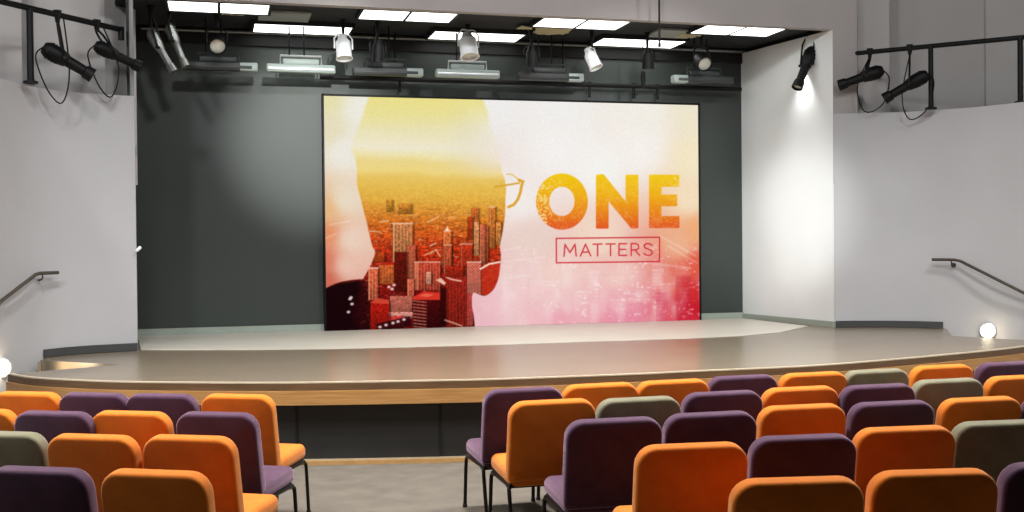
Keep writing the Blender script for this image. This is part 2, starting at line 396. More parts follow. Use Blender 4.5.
    for (a, b, t, c, wgt) in ((676,692,276,(190,24,42),.4),(656,668,292,(205,60,90),.3),(628,650,303,(222,95,140),.25)):
        img = over(img, c, poly([(a, t), (b, t), (b, 326), (a, 326)], 1.6) * wgt * (.6 + .5 * vnoise(2.5, 5, 95)))
    for p in (((505,262),(545,257)),((505,250),(520,247)),((660,236),(696,256)),((668,246),(695,262)),((505,278),(530,275)),((640,262),(690,268)),((330,225),(350,221)),((326,238),(336,234))):
        img = over(img, (250, 240, 235), line(p, 1.0, 2.2) * 0.38)
    # head silhouette filled with the city
    head = [(372,90),(366,105),(362,118),(357,130),(352,146),(351,150),(355,158),(357,170),(357,184),(360,196),(364,212),(368,228),(372,245),(375,252),(372,262),(367,272),(363,279),(355,279.5),(345,281),(337,283),(330,286),(322,290),(322,340),
            (476,340),(474,318),(472,305),(473,293),(480,295),(486,295.5),(493,290),(498,280),(500,268),(501,255),(500,246),(503,230),(505,215),(505.5,200),(506,190),(505,180),(502,172),(500,160),(495,140),(490,125),(488,112),(485,105),(480,90)]
    def smooth(pts, k=5):
        q = [Vector((p[0], p[1])) for p in pts]; return [(v.x, v.y) for v in spline(q, k)]
    i0 = head.index((363, 279)); i1 = head.index((322, 290)); i2 = head.index((476, 340))
    head = smooth(head[:i0 + 1]) + smooth(head[i0:i1 + 1])[1:] + [(322, 340)] + smooth(head[i2:])
    hm = np.where(Y < 160, poly(head, 3.0), poly(head, 1.2))
    ys = [95,115,130,148,157,163,172,178,186,200,210,220,230,240,250,265,285,305,335]
    cs = [(234,222,136),(232,222,150),(232,224,178),(238,230,204),(236,224,172),(234,212,138),(236,212,128),(230,194,98),(228,188,84),(224,172,66),(216,146,50),(208,120,38),(202,96,28),(194,70,24),(182,50,18),(168,34,16),(140,18,12),(112,10,10),(84,4,8)]
    wav = Y + 3 * (vnoise(24, 8, 5) - .5) - (X - 430) * 0.03
    hc = np.stack([np.interp(wav, ys, [c[k] for c in cs]) for k in range(3)], -1)
    tex = vnoise(1.5, 1.1, 11) * .6 + vnoise(4, 1.5, 12) * .4
    amp = np.interp(Y, [175, 200, 225, 250, 335], [0, .08, .26, .45, .5])
    hc = hc * (1 + (tex - .5)[..., None] * 2 * amp[..., None])
    spk = np.clip((vnoise(2.2, 1.1, 21) - .74) * 6, 0, 1) * np.interp(Y, [190, 215, 260, 335], [0, .45, .5, .35])
    hc = over(hc, (246, 196, 140), spk)
    dk = np.clip((vnoise(4, 2, 31) - .58) * 4, 0, 1) * np.interp(Y, [200, 240, 335], [0, .35, .6])
    hc = over(hc, (90, 14, 8), dk)
    fade = 1 - np.clip((X - 440) / 50, 0, 1) * (1 - np.interp(Y, [100, 128, 165, 180], [.9, .3, .4, 1.0]))
    sh = poly([(322,288),(337,283),(350,281),(366,279),(369,292),(371,306),(370,340),(322,340)], 5)
    hc = over(hc, (20, 2, 6), sh * np.clip(.62 + .4 * vnoise(8, 12, 41) + (366 - X) / 70, 0, .97))
    def bld(a, b, t, bot, c, stripes=0, horiz=0, lite=(232,150,112), left=0.0, top=0.0, chk=0):
        nonlocal hc
        m = poly([(a, t), (b, t), (b, bot), (a, bot)], 0.9)
        cc = np.ones_like(hc) * np.array(c, float)
        cc *= (1.06 - .35 * np.clip((Y - t) / max(bot - t, 1), 0, 1))[..., None] * (0.68 + .5 * vnoise(1.3, 1.3, int(a * 7)))[..., None]
        if stripes: cc = over(cc, lite, np.clip(np.sin((X - a) * 2 * PI / stripes), 0, 1) * .36)
        if horiz: cc = over(cc, lite, np.clip(np.sin((Y - t - (X - a) * .12) * 2 * PI / horiz) * 1.5 - .3, 0, 1) * .55)
        if chk: cc = over(cc, lite, np.clip(np.sin((X - a) * 2 * PI / chk) * np.sin((Y - t) * 2 * PI / chk) * 2, 0, 1) * .55)
        hc = over(hc, (0, 0, 0), np.clip(poly([(a - .5, t), (b + 2.2, t), (b + 2.2, bot), (a - .5, bot)], 1.5) * .35, 0, 1))
        hc = hc * (1 - m[..., None]) + cc * m[..., None]
        if left: hc = over(hc, lite, poly([(a, t), (a + left, t), (a + left, bot), (a, bot)], .9) * .55)
        if top: hc = over(hc, (250,222,200), line([(a, t), (b, t)], top, 1.0) * .7)
    bld(472,478,208,245,(196,92,34),3); bld(467.5,472,217,240,(200,66,24)); bld(489.5,495,207,248,(214,120,44),0,0,left=1.2,top=1.0); bld(484,488,226,262,(204,92,50),2.5); bld(496,501,222,245,(220,140,60),2.5)
    bld(387,392,200,212,(206,140,44)); bld(399,411,204,214,(208,132,46))
    bld(393,412.5,223.5,262,(196,116,64),3.4,lite=(240,196,150),left=1.4,top=1.2); bld(443.5,451,231,272,(214,104,44),2.6,left=1.2,top=.8); bld(474,479,222,256,(232,150,92),2.2); bld(480,485,224,264,(206,96,62),2.4,left=.8)
    hc = over(hc, (250,220,190), poly([(445,231),(447.3,226.5),(449.5,231)], .8))
    bld(461,472,244,276,(188,52,26),0,0,left=.8,top=1.0); bld(444,451.5,245,274,(196,76,40),2.5,top=.8)
    bld(407,415.5,245,286,(176,72,46),0,0,chk=2.2); bld(379,394,265,284,(204,92,40),3,lite=(236,140,80)); bld(394.5,406.5,252,292,(104,20,10),0,0,left=0); bld(372,384,252,262,(188,70,24))
    bld(414.5,440,262,290,(196,64,44),3.0,left=4.0,top=1.0); bld(426,431,272,284,(232,160,130),2); bld(368.5,378,268,300,(222,98,62),3.2,lite=(246,170,130),left=1.0,top=1.6)
    bld(407.5,414,279,305,(212,90,64),2.4,left=1.2); bld(390,412,296,312,(186,90,78),0,0,chk=2.4); bld(389,413,312,318,(226,150,140),0,3); bld(389,404,316,326,(206,60,54),0)
    bld(370.5,389,301,330,(182,26,14),0,0); hc = over(hc, (206,70,48), poly([(370.5,303),(377,298),(389,300),(389,304)], .9) * .9)
    bld(446,467.5,277,328,(152,30,20),3.2,lite=(186,60,40)); hc = over(hc, (244,196,170), line([(446,277),(452,279.5),(461,281)], 1.4, 1.0) * .9); bld(446,463,266,277,(180,40,20))
    hc = over(hc, (210,52,36), poly([(413,297),(424,291.5),(440,293),(440,301),(413,300)], .8)); hc = over(hc, (232,110,84), poly([(419,296),(425,293.6),(434,294.5),(428,297)], .8) * .8)
    bld(413,427,300,328,(92,12,10),0,3.2,lite=(226,150,130)); bld(427,440,300,328,(70,6,8)); bld(440.5,445.5,288,326,(58,4,6))
    hc = over(hc, (246,200,176), poly([(436,280),(441,278),(446,283),(444,285)], .9) * .9)
    bld(467,481,262,296,(204,84,62),0,0,chk=3.0,lite=(246,196,180),top=1.2); bld(467,473,294,326,(176,40,44),0,0,chk=3.0)
    hc = over(hc, (198,50,26), poly([(481.5,268),(500,262.5),(502,270),(498,282),(489,296),(481.5,294)], 1.0) * (.55 + .45 * vnoise(1.6, 1.6, 71))); hc = over(hc, (250,226,206), line([(480.5,269),(489,264),(500,262)], 1.7, 1.0) * .95)
    hc = over(hc, (40, 4, 8), poly([(376,324),(410,316),(412,326),(378,332)], 1.2) * .85)
    for q in ((380,327),(386,325),(393,323),(398,321.5),(404,319.5),(350,299),(352,304),(348.5,312),(351,297.5),(389,287),(392,289),(394,285)):
        hc = over(hc, (250, 224, 224), np.clip(1.6 - np.hypot(X - q[0], (Y - q[1]) * 1.3) / 1.5, 0, 1) * .85)
    for p in (((425,255),(436,250)),((436,250),(440,256)),((380,222),(388,221)),((370,231),(380,232)),((445,320),(462,326)),((430,246),(436,243)),((438,217),(428,222))):
        hc = over(hc, (248, 206, 170), line(p, 1.2, 1.2) * .7)
    a = hm * fade
    img = img * (1 - a[..., None]) + hc * a[..., None]
    # spectacles
    for p, w, c in ((((495,187),(519,183)), 2.0, (216,164,52)), (((507,174),(512,174.5),(517,178),(520,182)), 1.5, (228,196,110)), (((519,180),(523,181.5),(521.5,186),(520.5,192),(518,199),(514,204.5),(508.5,207)), 2.9, (220,160,46))):
        img = over(img, c, line(p, w, 1.0) * .92)
    # lettering
    one = np.clip(poly([(561.9 + 26 * math.cos(t * PI / 24), 201.6 + 28.2 * math.sin(t * PI / 24)) for t in range(48)], .9) - poly([(561.9 + 12.6 * math.cos(t * PI / 24), 201.4 + 14.6 * math.sin(t * PI / 24)) for t in range(48)], .9), 0, 1)
    Nn = [(597.2,175.9),(603,175.4),(626.8,205),(626.8,175.9),(637.2,175.9),(637.2,226.9),(632,227.3),(607.4,198),(607.4,227.4),(597.2,227.4)]
    Ee = [(650.3,175.9),(678,175.9),(678,185.6),(660.2,185.6),(660.2,195.8),(676,195.8),(676,205),(660.2,205),(660.2,217.3),(678.2,217.3),(678.2,226.8),(650.3,226.8)]
    one = np.maximum(one, np.maximum(poly(Nn, .9, 1.3), poly(Ee, .9, 1.3)))
    oc = np.stack([np.interp(Y, [174, 195, 212, 229], v) for v in ((240, 238, 232, 224), (200, 174, 134, 84), (20, 22, 28, 36))], -1)
    spe = np.clip((vnoise(1.4, 1.4, 51) * .75 + vnoise(6, 6, 52) * .45 - .58) * 3.5, 0, 1) * np.clip(np.where(X < 590, (566 - X) / 30 + .15, np.where(X > 655, (X - 662) / 26 * np.clip((215 - Y) / 20, 0, 1), .2)), .2, .8)
    oc = over(oc, (246, 222, 150), spe)
    img = img * (1 - one[..., None]) + oc * one[..., None]
    red = np.zeros_like(X)
    red = np.maximum(red, line([(556.3,238.4),(659.6,237.2),(659.4,261.6),(556.5,262.8),(556.3,238.4)], 1.35, .8))
    def L(pts): 
        nonlocal red; red = np.maximum(red, line(pts, 1.4, .8))
    L([(564,256.2),(565,244.5),(570,252.5),(575,244.3),(576.2,256)]); L([(580.5,256),(585.5,244.2),(590.7,255.8)]); L([(582.3,252.2),(589.2,252)])
    L([(593.2,244.2),(602,244)]); L([(597.6,244.1),(597.6,255.8)]); L([(606,244),(615,243.9)]); L([(610.5,244),(610.5,255.6)])
    L([(626.4,243.7),(619,243.8),(619,255.5),(626.6,255.4)]); L([(619,249.4),(625.6,249.3)])
    L([(631.2,255.4),(631.2,243.6),(635.8,243.6),(638.4,245),(638.6,248),(636.5,249.8),(631.2,250)]); L([(635,250),(639.4,255.2)])
    L([(651.8,245.2),(649.6,243.7),(646.4,243.6),(644.2,245.2),(644.6,247.6),(648,249),(651.4,250.6),(652.4,253),(650.4,255),(646.8,255.3),(644,253.6)])
    img = over(img, (206, 40, 52), red * .95)
    img = img * (1 + (rng.random(X.shape) - .5) * .05)[..., None]
    return np.clip(img, 0, 255) / 255.0
NX, NZ = 620, 356
img = raster(NX, NZ)
lin = np.where(img <= 0.04045, img / 12.92, ((img + 0.055) / 1.055) ** 2.4)
me = bpy.data.meshes.new('display_panel')
U, V = np.meshgrid(np.linspace(x0, x1, NX), np.linspace(z0, z1, NZ))
co = np.stack([U - (x0 + x1) / 2, np.zeros_like(U), V - z0], -1).reshape(-1, 3)
idx = np.arange(NX * NZ).reshape(NZ, NX)
quads = np.stack([idx[:-1, :-1], idx[:-1, 1:], idx[1:, 1:], idx[1:, :-1]], -1).reshape(-1)
nq = (NX - 1) * (NZ - 1)
me.vertices.add(NX * NZ); me.vertices.foreach_set('co', co.ravel())
me.loops.add(nq * 4); me.loops.foreach_set('vertex_index', quads.astype(np.int32))
me.polygons.add(nq); me.polygons.foreach_set('loop_start', np.arange(0, nq * 4, 4, dtype=np.int32))
me.update(calc_edges=True)
ca = me.color_attributes.new('picture', 'FLOAT_COLOR', 'POINT')
ca.data.foreach_set('color', np.concatenate([lin, np.ones(lin.shape[:2] + (1,))], -1).astype(np.float32).ravel())
ms = bpy.data.materials.new('lit_display'); ms.use_nodes = True
nt = ms.node_tree; b = nt.nodes['Principled BSDF']
vc = nt.nodes.new('ShaderNodeVertexColor'); vc.layer_name = 'picture'
b.inputs['Base Color'].default_value = (0.001, 0.001, 0.001, 1); b.inputs['Roughness'].default_value = 0.9; b.inputs['Specular IOR Level'].default_value = 0.0
nt.links.new(vc.outputs['Color'], b.inputs['Emission Color']); b.inputs['Emission Strength'].default_value = 1.0
ms.cycles.emission_sampling = 'NONE'
me.materials.append(ms); me.validate()
dp = bpy.data.objects.new('display_panel', me); col.objects.link(dp); dp.parent = screen
W2 = (x1 - x0) / 2; H2 = z1 - z0
bm = bmesh.new(); box(bm, (0, 0.047, H2 / 2), (2 * W2 + 0.02, 0.085, H2 + 0.02)); link('cabinet', bm, M['black_matte'], screen, smooth=False)
bm = bmesh.new()
for s in (-1, 1): box(bm, (s * (W2 + 0.011), 0.03, H2 / 2), (0.024, 0.10, H2 + 0.05), bev=0.003)
for zz in (-0.012, H2 + 0.012): box(bm, (0, 0.03, zz), (2 * W2 + 0.046, 0.10, 0.026), bev=0.003)
link('bezel', bm, M['black'], screen)

# ------------------------------------------------------------------ chairs
def outline_rr(w, h, rt, rb, n=6):
    pts = []
    for cx, cz, r, a0 in ((w / 2 - rt, h - rt, rt, 0), (-w / 2 + rt, h - rt, rt, 90), (-w / 2 + rb, rb, rb, 180), (w / 2 - rb, rb, rb, 270)):
        for k in range(n + 1):
            a = R(a0 + 90 * k / n); pts.append((cx + r * math.cos(a), cz + r * math.sin(a)))
    return pts
def pad(bm, w, h, rt, rb, t, mx, er, bulge=0.01, n=6):
    prof = []
    K = 5
    for k in range(K + 1):
        a = PI / 2 * k / K; prof.append((-t / 2 + er * (1 - math.sin(a)), er * (1 - math.cos(a))))
    prof = [(-t / 2 + er - er * math.sin(a), er - er * math.cos(a)) for a in [PI / 2 * (1 - k / K) for k in range(K + 1)]]
    prof = prof + [(-y, i) for y, i in prof[::-1]]
    rings = []
    def ring(y, ins, sc=1.0):
        o = outline_rr(w - 2 * ins, h - 2 * ins, max(rt - ins, .004), max(rb - ins, .004), n)
        return [bm.verts.new(mx @ Vector((x * sc, y, (z - (h - 2 * ins) / 2) * sc + h / 2))) for x, z in o]
    rings.append(ring(-t / 2 - bulge, er + 0.0, 0.45)); rings.append(ring(-t / 2 - bulge * .6, er, 0.8))
    for y, i in prof: rings.append(ring(y, i))
    rings.append(ring(t / 2 + bulge * .6, er, 0.8)); rings.append(ring(t / 2 + bulge, er, 0.45))
    for A, B in zip(rings[:-1], rings[1:]):
        m = len(A)
        for k in range(m): bm.faces.new((A[k], A[(k + 1) % m], B[(k + 1) % m], B[k]))
    bm.faces.new(rings[0]); bm.faces.new(rings[-1][::-1])
CW = 0.535
BACKTOP = Vector((0, -0.315, HC))
def make_chair(colour):
    t = empty('padded_chair', 'chair', 'chair')
    bm = bmesh.new()          # seat cushion, waterfall front
    mx = Matrix.Translation((0, 0.285, 0.43)) @ Matrix.Rotation(R(93), 4, 'X')
    pad(bm, CW - 0.035, 0.50, 0.07, 0.05, 0.105, mx, 0.042, 0.012)
    for v in bm.verts: v.co.y = v.co.y
    link('seat', bm, M[colour], t)
    bm = bmesh.new()          # seat pan beneath the cushion
    box(bm, (0, 0.035, 0.372), (CW - 0.06, 0.44, 0.02), bev=0.006); link('seat_pan', bm, M['black_matte'], t)
    bm = bmesh.new()
    mx = Matrix.Translation((0, -0.198, 0.40)) @ Matrix.Rotation(R(10.5), 4, 'X')
    pad(bm, CW, 0.488, 0.095, 0.035, 0.080, mx, 0.020, 0.012)
    bk = link('backrest', bm, M[colour], t)
    bm = bmesh.new()          # piping along the foot of the back
    pth = [mx @ Vector((x, -0.04, 0.03)) for x in (-CW / 2 + .02, 0, CW / 2 - .02)]
    tube(bm, pth, 0.005, 6); link('piping', bm, M[colour], bk)
    hw = CW / 2 - 0.028
    for s in (-1, 1):
        bm = bmesh.new(); tube(bm, spline([(s * hw, 0.23, 0.362), (s * hw, 0.262, 0.345), (s * (hw + .004), 0.275, 0.31), (s * (hw + .008), 0.30, 0.015)], 4), 0.0125, 8)
        lg = link('leg', bm, M['frame'], t)
        bm = bmesh.new(); lathe(bm, [(0, 0), (0, .017), (.02, .016), (.028, .0)], Matrix.Translation((s * (hw + .008), 0.30, 0)), 10); link('glide', bm, M['plastic'], lg)
        bm = bmesh.new(); tube(bm, spline([(s * hw, -0.10, 0.362), (s * hw, -0.155, 0.345), (s * (hw + .004), -0.18, 0.31), (s * (hw + .008), -0.27, 0.015)], 4), 0.0125, 8)
        lg = link('leg', bm, M['frame'], t)
        bm = bmesh.new(); lathe(bm, [(0, 0), (0, .017), (.02, .016), (.028, .0)], Matrix.Translation((s * (hw + .008), -0.27, 0)), 10); link('glide', bm, M['plastic'], lg)
        bm = bmesh.new(); tube(bm, [(s * hw, -0.20, 0.362), (s * hw, 0.25, 0.362)], 0.0125, 8); link('side_rail', bm, M['frame'], t)
        bm = bmesh.new(); tube(bm, spline([(s * (hw - .06), -0.12, 0.362), (s * (hw - .06), -0.172, 0.372), (s * (hw - .06), -0.196, 0.42), (s * (hw - .06), -0.245, 0.70)], 4), 0.011, 8); link('back_upright', bm, M['frame'], t)
    for y in (-0.16, 0.22):
        bm = bmesh.new(); tube(bm, [(-hw, y, 0.352), (hw, y, 0.352)], 0.009, 8); link('stretcher', bm, M['frame'], t)
    return t
def copy_tree(o, parent=None):
    c = o.copy(); col.objects.link(c)
    if parent is not None: c.parent = parent; c.matrix_parent_inverse = o.matrix_parent_inverse.copy()
    for ch in list(o.children): copy_tree(ch, c)
    return c
ORD = ['first', 'second', 'third', 'fourth', 'fifth', 'sixth', 'seventh', 'eighth', 'ninth']
ROWN = ['row nearest the stage', 'second row from stage', 'third row from stage', 'fourth row from stage', 'fifth row from stage']
# top-centre of each back: (photo x, y, colour), listed outward from the aisle
RIGHT = [
 [(520, 388.5, 'purple'), (597, 384, 'orange'), (670, 380.5, 'orange'), (740, 376, 'purple'), (811, 373, 'orange'), (874, 370, 'olive'), (940, 365.5, 'orange'), (1005, 362.5, 'purple')],
 [(549, 400.5, 'orange'), (636, 398, 'olive'), (720, 392, 'purple'), (798, 387.5, 'orange'), (876, 385, 'purple'), (946, 379.5, 'olive'), (1018, 376, 'orange')],
 [(611, 420, 'purple'), (708, 414, 'purple'), (800, 406.5, 'orange'), (890, 403, 'purple'), (979, 399, 'orange'), (1062, 396, 'purple')],
 [(689, 446, 'orange'), (801, 437.5, 'purple'), (903, 429, 'orange'), (1000, 423, 'olive')],
 [(795, 482, 'orange'), (932, 474, 'orange'), (1062, 466, 'purple')]]
LEFT = [
 [(238, 394, 'orange'), (163, 393.5, 'purple'), (97, 392.5, 'purple'), (31, 391.5, 'orange')],
 [(217, 412, 'purple'), (132, 411, 'orange'), (56, 411, 'purple'), (-18, 408.5, 'orange')],
 [(191, 435.5, 'orange'), (95, 434.5, 'orange'), (6, 431.5, 'olive')],
 [(158, 470.5, 'orange'), (42, 467.5, 'purple')]]
protos = {}
GRP = 'padded chairs set in rows facing the stage'
WORD = {'orange': 'orange', 'purple': 'dark purple', 'olive': 'grey olive'}
def put(px, py, colour, yaw, sx, label, side, r, k):
    if colour not in protos: protos[colour] = make_chair(colour); o = protos[colour]
    else: o = copy_tree(protos[colour])
    if side == 'left': px -= 3 + 1.5 * k + (0, 0, 2, 4)[r]
    if side == 'right': px += 5; py -= (1, 1, 2, 2.5, 4)[r]
    top = PZ(px, py, HC)
    off = Matrix.Rotation(yaw, 3, 'Z') @ Vector((0, BACKTOP.y, 0))
    o.location = (top.x - off.x, top.y - off.y, 0); o.rotation_euler = (0, 0, yaw); o.scale = (sx, 1, 1)
    o['label'] = label; o['group'] = GRP
for side, rows, yaw0, sx in (('right', RIGHT, (2, 0, -2, -6, -10), 1.0), ('left', LEFT, (-27, -27, -27, -27), 0.915)):
    for r, row in enumerate(rows):
        for k, (px, py, c) in enumerate(row):
            rn = ROWN[r]
            put(px, py, c, R(yaw0[r]), sx, '%s padded chair %s of aisle, %s, %s from the aisle' % (WORD[c], side, rn, ORD[k]), side, r, k)

# ------------------------------------------------------------------ handrails, step lights
def wall_at(pts, px):               # wall plan point seen at column px
    best = None
    for a, b2 in zip(pts[:-1], pts[1:]):
        for k in range(9):
            p = xy(a).lerp(xy(b2), k / 8); d = Vector((p.x, p.y, 0)); q = 512 + F * d.dot(RGT) / d.dot(FWD)
            if best is None or abs(q - px) < best[0]: best = (abs(q - px), p)
    return best[1]
def dist(p): return Vector((p.x, p.y, 0)).dot(FWD)
def handrail(pix, walls, label, nor, tail):
    pts = []
    for (x, y) in pix:
        p = wall_at(walls, x) ; D = dist(p) - 0.11; pts.append(PD(x, y, D))
    pts += [pts[-1] + Vector(tail)]
    c = pts[1]
    t = empty('handrail', label, 'handrail', c)
    bm = bmesh.new(); tube(bm, [p - c for p in [pts[0], pts[0].lerp(pts[1], .85), pts[1].lerp(pts[2], .04), pts[1].lerp(pts[2], .5)] + pts[2:]], 0.019, 10); link('rail', bm, M['bronze'], t)
    for f in (0.75, 2.3):
        i = int(f); p = pts[i].lerp(pts[i + 1], f - i) - c
        bm = bmesh.new(); tube(bm, spline([p, p + Vector((0, 0, -0.05)), p + Vector((nor[0] * .05, nor[1] * .05, -0.07)), p + Vector((nor[0] * .13, nor[1] * .13, -0.07))], 3), 0.009, 8)
        q = p + Vector((nor[0] * .125, nor[1] * .125, -0.07)); lathe(bm, [(-.008, 0), (-.008, .03), (.008, .03), (.008, 0)], axis_mx(q, (nor[0], nor[1], 0)), 12)
        link('bracket', bm, M['bronze'], t)
nl = -RGT * 0.75 + FWD * 0.66; nr = RGT * 0.55 + FWD * 0.83
handrail([(58, 272.5), (37, 273.5), (0, 302)], LWC, 'dark metal handrail on the left curved wall, sloping down away from the stage', nl, (-0.10, -0.9, -0.42))
handrail([(932, 259.5), (958, 259.8), (1024, 293)], RWC, 'dark metal handrail on the right curved wall, sloping down away from the stage', nr, (0.3, -0.8, -0.4))
def steplight(px, py, walls, label, nor):
    p = wall_at(walls, px); D = dist(p) - 0.02; c = PD(px, py, D)
    t = empty('step_light', label, 'step light', c, 0, 'round step lights low on the curved walls')
    d = Vector((-nor[0], -nor[1], 0))
    bm = bmesh.new(); lathe(bm, [(-.03, 0), (-.03, .10), (.012, .10), (.018, .085), (.010, .08), (.010, 0)], axis_mx((0, 0, 0), d), 24); link('trim_ring', bm, M['silver'], t)
    bm = bmesh.new(); lathe(bm, [(.011, .079), (.026, .06), (.034, .03), (.036, 0)], axis_mx((0, 0, 0), d), 24); link('lens', bm, M['step_glow'], t)
    ld = bpy.data.lights.new('step_lamp', 'POINT'); ld.energy = 3 if px < 500 else 2; ld.color = (1.0, .82, .55); ld.shadow_soft_size = 0.07
    lo = bpy.data.objects.new('step_lamp', ld); col.objects.link(lo); lo.location = c + d * 0.16
spot_left = (PD(3, 366, dist(wall_at(LWC, 3)) - .2), Vector((*(hA.lerp(hB, .42)), HS - .05)))
steplight(1, 368, LWC, 'round glowing step light low on the left curved wall', nl)
steplight(988, 331, RWC, 'round glowing step light low on the right curved wall', nr)

# ------------------------------------------------------------------ pipe rails above the ledges
def piperail(name, a, b, posts, label, drop_end, zr):
    c = Vector(a); t = empty(name, label, 'railing', c)
    A = Vector((0, 0, 0)); B = Vector(b) - c
    bm = bmesh.new(); tube(bm, [A, B] if not drop_end else [A, B], 0.030, 10)
    link('top_pipe', bm, M['black'], t)
    bm = bmesh.new()
    e = A
    tube(bm, [e + Vector((0, 0, 0.03)), e + Vector((0, 0, -0.11))], 0.034, 10); link('end_cap', bm, M['black'], t)
    for p in posts:
        q = A.lerp(B, p)
        bm = bmesh.new(); tube(bm, [q, Vector((q.x, q.y, ZL - c.z))], 0.032, 10)
        lathe(bm, [(0, 0), (0, .07), (.02, .07), (.03, .035)], Matrix.Translation((q.x, q.y, ZL - c.z)), 14); link('post', bm, M['black'], t)
    return c, c + B
def frac(px, a, b):
    best = (1e9, 0)
    for k in range(401):
        p = Vector(a).lerp(Vector(b), k / 400) - CAMLOC; q = 512 + F * p.dot(RGT) / p.dot(FWD)
        best = min(best, (abs(q - px), k / 400))
    return best[1]
la = PD(121, 29.5, 12.0); lb = PD(-30, -4.5, 10.25)
lb.z = la.z = (la.z + PD(0, 3, 10.62).z) / 2
piperail('pipe_railing', la, lb, [frac(33, la, lb), 1.0], 'black pipe railing on the ledge of the left wall, carrying two spotlights', True, 0)
ra = PD(849, 54, 14.28); rb = PD(1060, 35, 13.0); rb.z = ra.z = (ra.z + PD(1024, 38, 13.25).z) / 2
piperail('pipe_railing', ra, rb, [frac(932, ra, rb), frac(1021, ra, rb)], 'black pipe railing on the ledge of the right wall, carrying two spotlights', True, 0)

# ------------------------------------------------------------------ stage lights
def profile_spot(tail, nose, hang, label, material, group=None, name='profile_spotlight', scale=1.0, cable=False, fat=1.0):
    tail = Vector(tail); nose = Vector(nose); hang = Vector(hang)
    d = nose - tail; Ln = d.length; s = Ln * scale
    t = empty(name, label, 'spotlight', hang, 0, group)
    mx = axis_mx(tail - hang, d)
    r = 0.105 * Ln / 0.62 * fat
    bm = bmesh.new()
    lathe(bm, [(0, 0), (0, r * .62), (.03 * Ln, r * .8), (.10 * Ln, r * 1.05), (.32 * Ln, r * 1.08), (.36 * Ln, r * .98), (.46 * Ln, r * .86), (.48 * Ln, r * .72), (.84 * Ln, r * .66)], mx, 18)
    for k in range(3): lathe(bm, [((.12 + .06 * k) * Ln, r * 1.0), ((.12 + .06 * k) * Ln, r * 1.16), ((.14 + .06 * k) * Ln, r * 1.16), ((.14 + .06 * k) * Ln, r * 1.0)], mx, 18)
    link('body', bm, material, t)
    bm = bmesh.new(); lathe(bm, [(.82 * Ln, r * .66), (.84 * Ln, r * .85), (1.0 * Ln, r * .92), (1.0 * Ln, r * .80), (.95 * Ln, r * .78)], mx, 18); link('lens_barrel', bm, material, t)
    bm = bmesh.new(); lathe(bm, [(.95 * Ln, r * .80), (.965 * Ln, r * .5), (.97 * Ln, 0)], mx, 18); link('lens', bm, M['lens'], t)
    piv = tail.lerp(nose, 0.42) - hang
    up = Vector((0, 0, 1)); side = d.cross(up)
    if side.length < 1e-3: side = Vector((1, 0, 0))
    side.normalize(); w = r * 1.25
    bm = bmesh.new(); top = Vector((0, 0, -0.07))
    tube(bm, [piv + side * w, piv + side * w + (top - piv) * .75, top + side * w * .5, top - side * w * .5, piv - side * w + (top - piv) * .75, piv - side * w], 0.012, 6); link('yoke', bm, M['black'], t)
    bm = bmesh.new(); tube(bm, [piv + side * (w + .02), piv - side * (w + .02)], 0.02, 8); link('pivot_knob', bm, M['black'], t)
    bm = bmesh.new(); tube(bm, [(0, 0, 0.045), (0, 0, -0.08)], [0.042, 0.02], 8); link('clamp', bm, M['black'], t)
    if cable:
        a = tail - hang
        bm = bmesh.new(); tube(bm, spline([a, a - d.normalized() * .08 + Vector((0, 0, -.15)), a + Vector((0.03, 0.05, -.42)), a + d * .35 + Vector((0, 0.06, -.45)), a + d * .5 + Vector((0, .08, -.1)), Vector((.05, .04, .0))], 5), 0.008, 6); link('cable', bm, M['black'], t)
    return nose, d
gs = 'black profile spotlights clamped to the pipe railings'
l1 = profile_spot(PD(43, 47, 11.0), PD(93, 76, 11.2), Vector(la).lerp(Vector(lb), frac(61, la, lb)), 'black spotlight on the left pipe railing, hung nearer the post', M['black'], gs, cable=True, fat=.9)
l2 = profile_spot(PD(95, 45, 11.5), PD(140, 67, 11.75), Vector(la).lerp(Vector(lb), frac(100, la, lb)), 'black spotlight on the left pipe railing, hung at its end beside the stage', M['black'], gs, cable=True, fat=.82)
r1 = profile_spot(PD(883, 70, 13.9), PD(839, 85.5, 13.98), Vector(ra).lerp(Vector(rb), frac(871, ra, rb)), 'black spotlight on the right pipe railing, hung at its end beside the stage', M['black'], gs, cable=True, fat=.82)
r2 = profile_spot(PD(928, 74, 13.72), PD(884, 99, 13.9), Vector(ra).lerp(Vector(rb), frac(911, ra, rb)), 'black spotlight on the right pipe railing, hung against its first post', M['black'], gs, cable=True, fat=.8)

